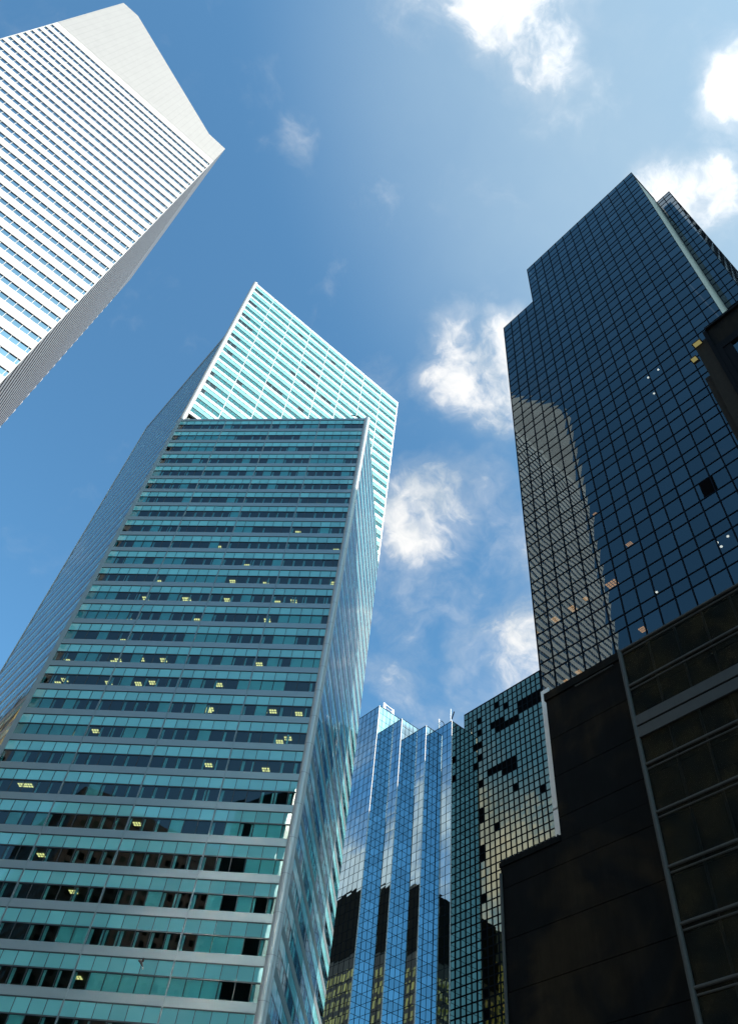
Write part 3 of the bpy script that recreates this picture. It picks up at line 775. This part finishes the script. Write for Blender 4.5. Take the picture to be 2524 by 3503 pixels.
# ------------------------------------------------------------------ near dark framed building at the right edge
def framed_building():
    root = thing('office_building', 'near building with a heavy black frame around blue glass at the right edge', 'building', (45, -5, 0))
    k = 1.367; Z = lambda z: 1.7+(z-1.7)*k
    X = 41.0; ya, yb = 5.2*k, -18.0; zt = Z(55.8)
    f = Face((X, ya), (X, yb))
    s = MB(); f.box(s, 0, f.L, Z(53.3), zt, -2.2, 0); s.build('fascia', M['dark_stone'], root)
    s = MB(); f.box(s, 0, f.L, Z(52.5), Z(53.3), -2.2, .12); f.box(s, 0, f.L, zt, zt+.35, -2.2, .25)
    f.box(s, 0, .5, 0, Z(52.5), -2.0, .12); f.box(s, -.35, -.0, 0, zt, -2.2, .16); f.box(s, .5, 1.3, 0, Z(52.5), -2, .05)
    for i in range(1, 8): f.box(s, 1.3+i*3.0, 1.65+i*3.0, 0, Z(52.5), -2, .08)
    for i in range(1, 18): f.box(s, 1.3, f.L, Z(52.5)-i*3.9-.35, Z(52.5)-i*3.9, -2, .06)
    s.build('frame', M['darkmetal'], root)
    for i in range(18):
        g = MB(); f.quad(g, 1.3, f.L, max(2, Z(52.5)-(i+1)*3.9), Z(52.5)-i*3.9-.35, -.12); g.build('window_row', M['rtglass'], root)
    s = MB(); s.box(X-.05, X+2, ya+.36, 6.35*k, 0, Z(55.0)); s.box(X+.2, X+2, 6.35*k, 6.75*k, 0, Z(51.0)); s.build('pier', M['brown'], root)
    s = MB(); s.box(X+2.2, X+20, yb, ya+.3, 0, zt-.2); s.build('core', M['rtframe'], root)
    for y, z, wd in ((6.05, 54.75, .8), (6.7, 53.25, .55)):
        s = MB(); s.box(X-.6, X+.2, y*k-wd*.6, y*k+wd*.6, Z(z), Z(z)+.12); s.box(X-.55, X-.1, y*k-wd*.45, y*k+wd*.45, Z(z)-.03, Z(z)-.002, 1); s.build('ledge_bracket', [M['steel'], M['yellow_glow']], root)
M['yellow_glow'] = emit('yellow_underside', (.75, .66, .25), .16)  # yellowish emissive underside of the two ledge brackets
framed_building()

# ------------------------------------------------------------------ buildings round about, seen in the glass, at the edges, or added unseen for light and shade
def window_block(name, label, x0, x1, y0, y1, h, wall, band_h, win, glass, roofm=None, top=6.0, cols=3.0, faces='SWNE', gap=.22):
    root = thing(name, label, 'building', ((x0+x1)/2, (y0+y1)/2, 0))
    Fs = dict(W=Face((x0, y0), (x1, y0)), S=Face((x1, y0), (x1, y1)), E=Face((x1, y1), (x0, y1)), N=Face((x0, y1), (x0, y0)))
    s = MB(); s.box(x0, x1, y0, y1, 0, h-top); s.build('wall', wall, root)
    s = MB(); s.box(x0-.15, x1+.15, y0-.15, y1+.15, h-top, h); s.build('attic', roofm or wall, root)
    n = int((h-top-6)/band_h)
    for i in range(n):
        z = 6+i*band_h; g = MB()
        for k in faces:
            f = Fs[k]; m = int(f.L/cols)
            for j in range(m): f.box(g, j*cols+cols*gap, j*cols+cols*(1-gap), z, z+win, -.05, .02)
        g.build('window_row', glass, root)
    return root
M['sunglass'] = glass_mirror('sun_mirror_glass', (.9, .9, .84), .003, .010, .006, .5, .12)
M['soot'] = solid('black_brick', (.008, .007, .006), .85, spec=.05)
M['goldglass'] = glass_mirror('amber_window', (.10, .08, .04), .003, .01, .004)
window_block('office_block', 'tall gold brick block with a dark attic, mirrored in the saw-tooth tower', -60, -10, 234, 290, 168, M['gold'], 3.6, 2.2, M['goldglass'], M['darkroof'], 13, 3.2)
window_block('brick_block', 'brown brick block with a flat roof, mirrored low in the green wedge', -84, -52, -60, 58, 96, M['brick'], 3.4, 1.9, M['goldglass'], M['darkroof'], 4, 2.6)
window_block('shade_tower', 'unseen brown slab tower added far behind the viewer to shade the green wedge', 90.5, 109, -138, -120, 286, M['brick'], 3.6, 2.0, M['goldglass'], M['darkroof'], 5, 2.8)  # unseen tower, added to cast shade on the green wedge
def angled_block():  # unseen reflector, added to throw a sun patch on the wedge
    root = thing('sun_bounce_block', 'unseen mirror glass block added at an angle to throw sunlight onto the green wedge', 'building', (-32, 20, 0))
    n = Vector((.967, -.255)); t = Vector((.255, .967)); c = Vector((-25, 18)); h = 100
    q = [c-t*7, c+t*7, c+t*7-n*16, c-t*7-n*16]
    s = MB(); s.prism([tuple(p-n*.05) if i < 2 else tuple(p) for i, p in enumerate(q)], 0, h); s.build('wall', M['darkmetal'], root)
    f = Face(q[0], q[1])
    for i in range(26):
        g = MB()
        for j in range(7): f.box(g, j*2+.04, j*2+1.96, 2+i*3.75, 2+i*3.75+3.65, -.02, .06)
        g.build('window_row', M['sunglass'], root)
angled_block()
M['amber'] = glass_paint('amber_blind_glass', (.34, .25, .035), .02, .5, .004, .01, .006)
window_block('far_tower', 'far dark brown tower just showing at the left edge behind the green tower', 24, 44, 171, 222, 124, M['darkroof'], 3.7, 2.3, M['amber'], M['soot'], 19, 2.4)
# ------------------------------------------------------------------ bird in flight in front of the green glass
def bird():
    c = Vector((13.8, 30.2, 14.4)); right = rt; upv = up; back = fw
    root = thing('bird', 'dark bird in flight with raised wings in front of the green tower', 'bird', c)
    def W(a, b_, d=0): return tuple(c+right*a+upv*b_+back*d)
    body = MB(); n = 10; prof = [(-.17, .004), (-.15, .025), (-.11, .038), (-.06, .050), (0, .052), (.07, .042), (.13, .022), (.20, .006)]
    ax = (Vector((.25, -.95, .2))).normalized(); a1 = Vector((.97, .25, 0)).normalized(); a2 = ax.cross(a1)
    ring = []
    for t, r in prof: ring.append([ax*t+a1*(r*math.cos(i*2*math.pi/n))+a2*(r*.9*math.sin(i*2*math.pi/n)) for i in range(n)])
    for A, B in zip(ring[:-1], ring[1:]):
        for i in range(n): body.poly([W(*A[i]), W(*A[(i+1) % n]), W(*B[(i+1) % n]), W(*B[i])])
    body.poly([W(*p) for p in ring[0]]); body.poly([W(*p) for p in ring[-1]])
    body.build('body', M['feather'], root, True)
    s = MB()
    def slab(pts, th=.008):
        s.poly([W(x, y, z-th) for x, y, z in pts]); s.poly([W(x, y, z+th) for x, y, z in reversed(pts)])
        for i in range(len(pts)):
            a, b_ = pts[i], pts[(i+1) % len(pts)]
            s.poly([W(a[0], a[1], a[2]-th), W(b_[0], b_[1], b_[2]-th), W(b_[0], b_[1], b_[2]+th), W(a[0], a[1], a[2]+th)])
    slab([(.02, .02, 0), (.10, .05, -.02), (.13, .16, -.06), (.115, .27, -.10), (.07, .20, -.08), (.02, .10, -.03)]); s.build('wing', M['feather'], root)
    s = MB(); slab([(-.03, .05, .0), (-.10, .07, .05), (-.155, .05, .12), (-.14, -.01, .12), (-.06, -.02, .03)]); s.build('wing', M['feather'], root)
    s = MB(); slab([(.03, -.17, .02), (.07, -.18, .02), (.06, -.26, .03), (.03, -.27, .03)]); s.build('tail', M['feather_l'], root)
bird()
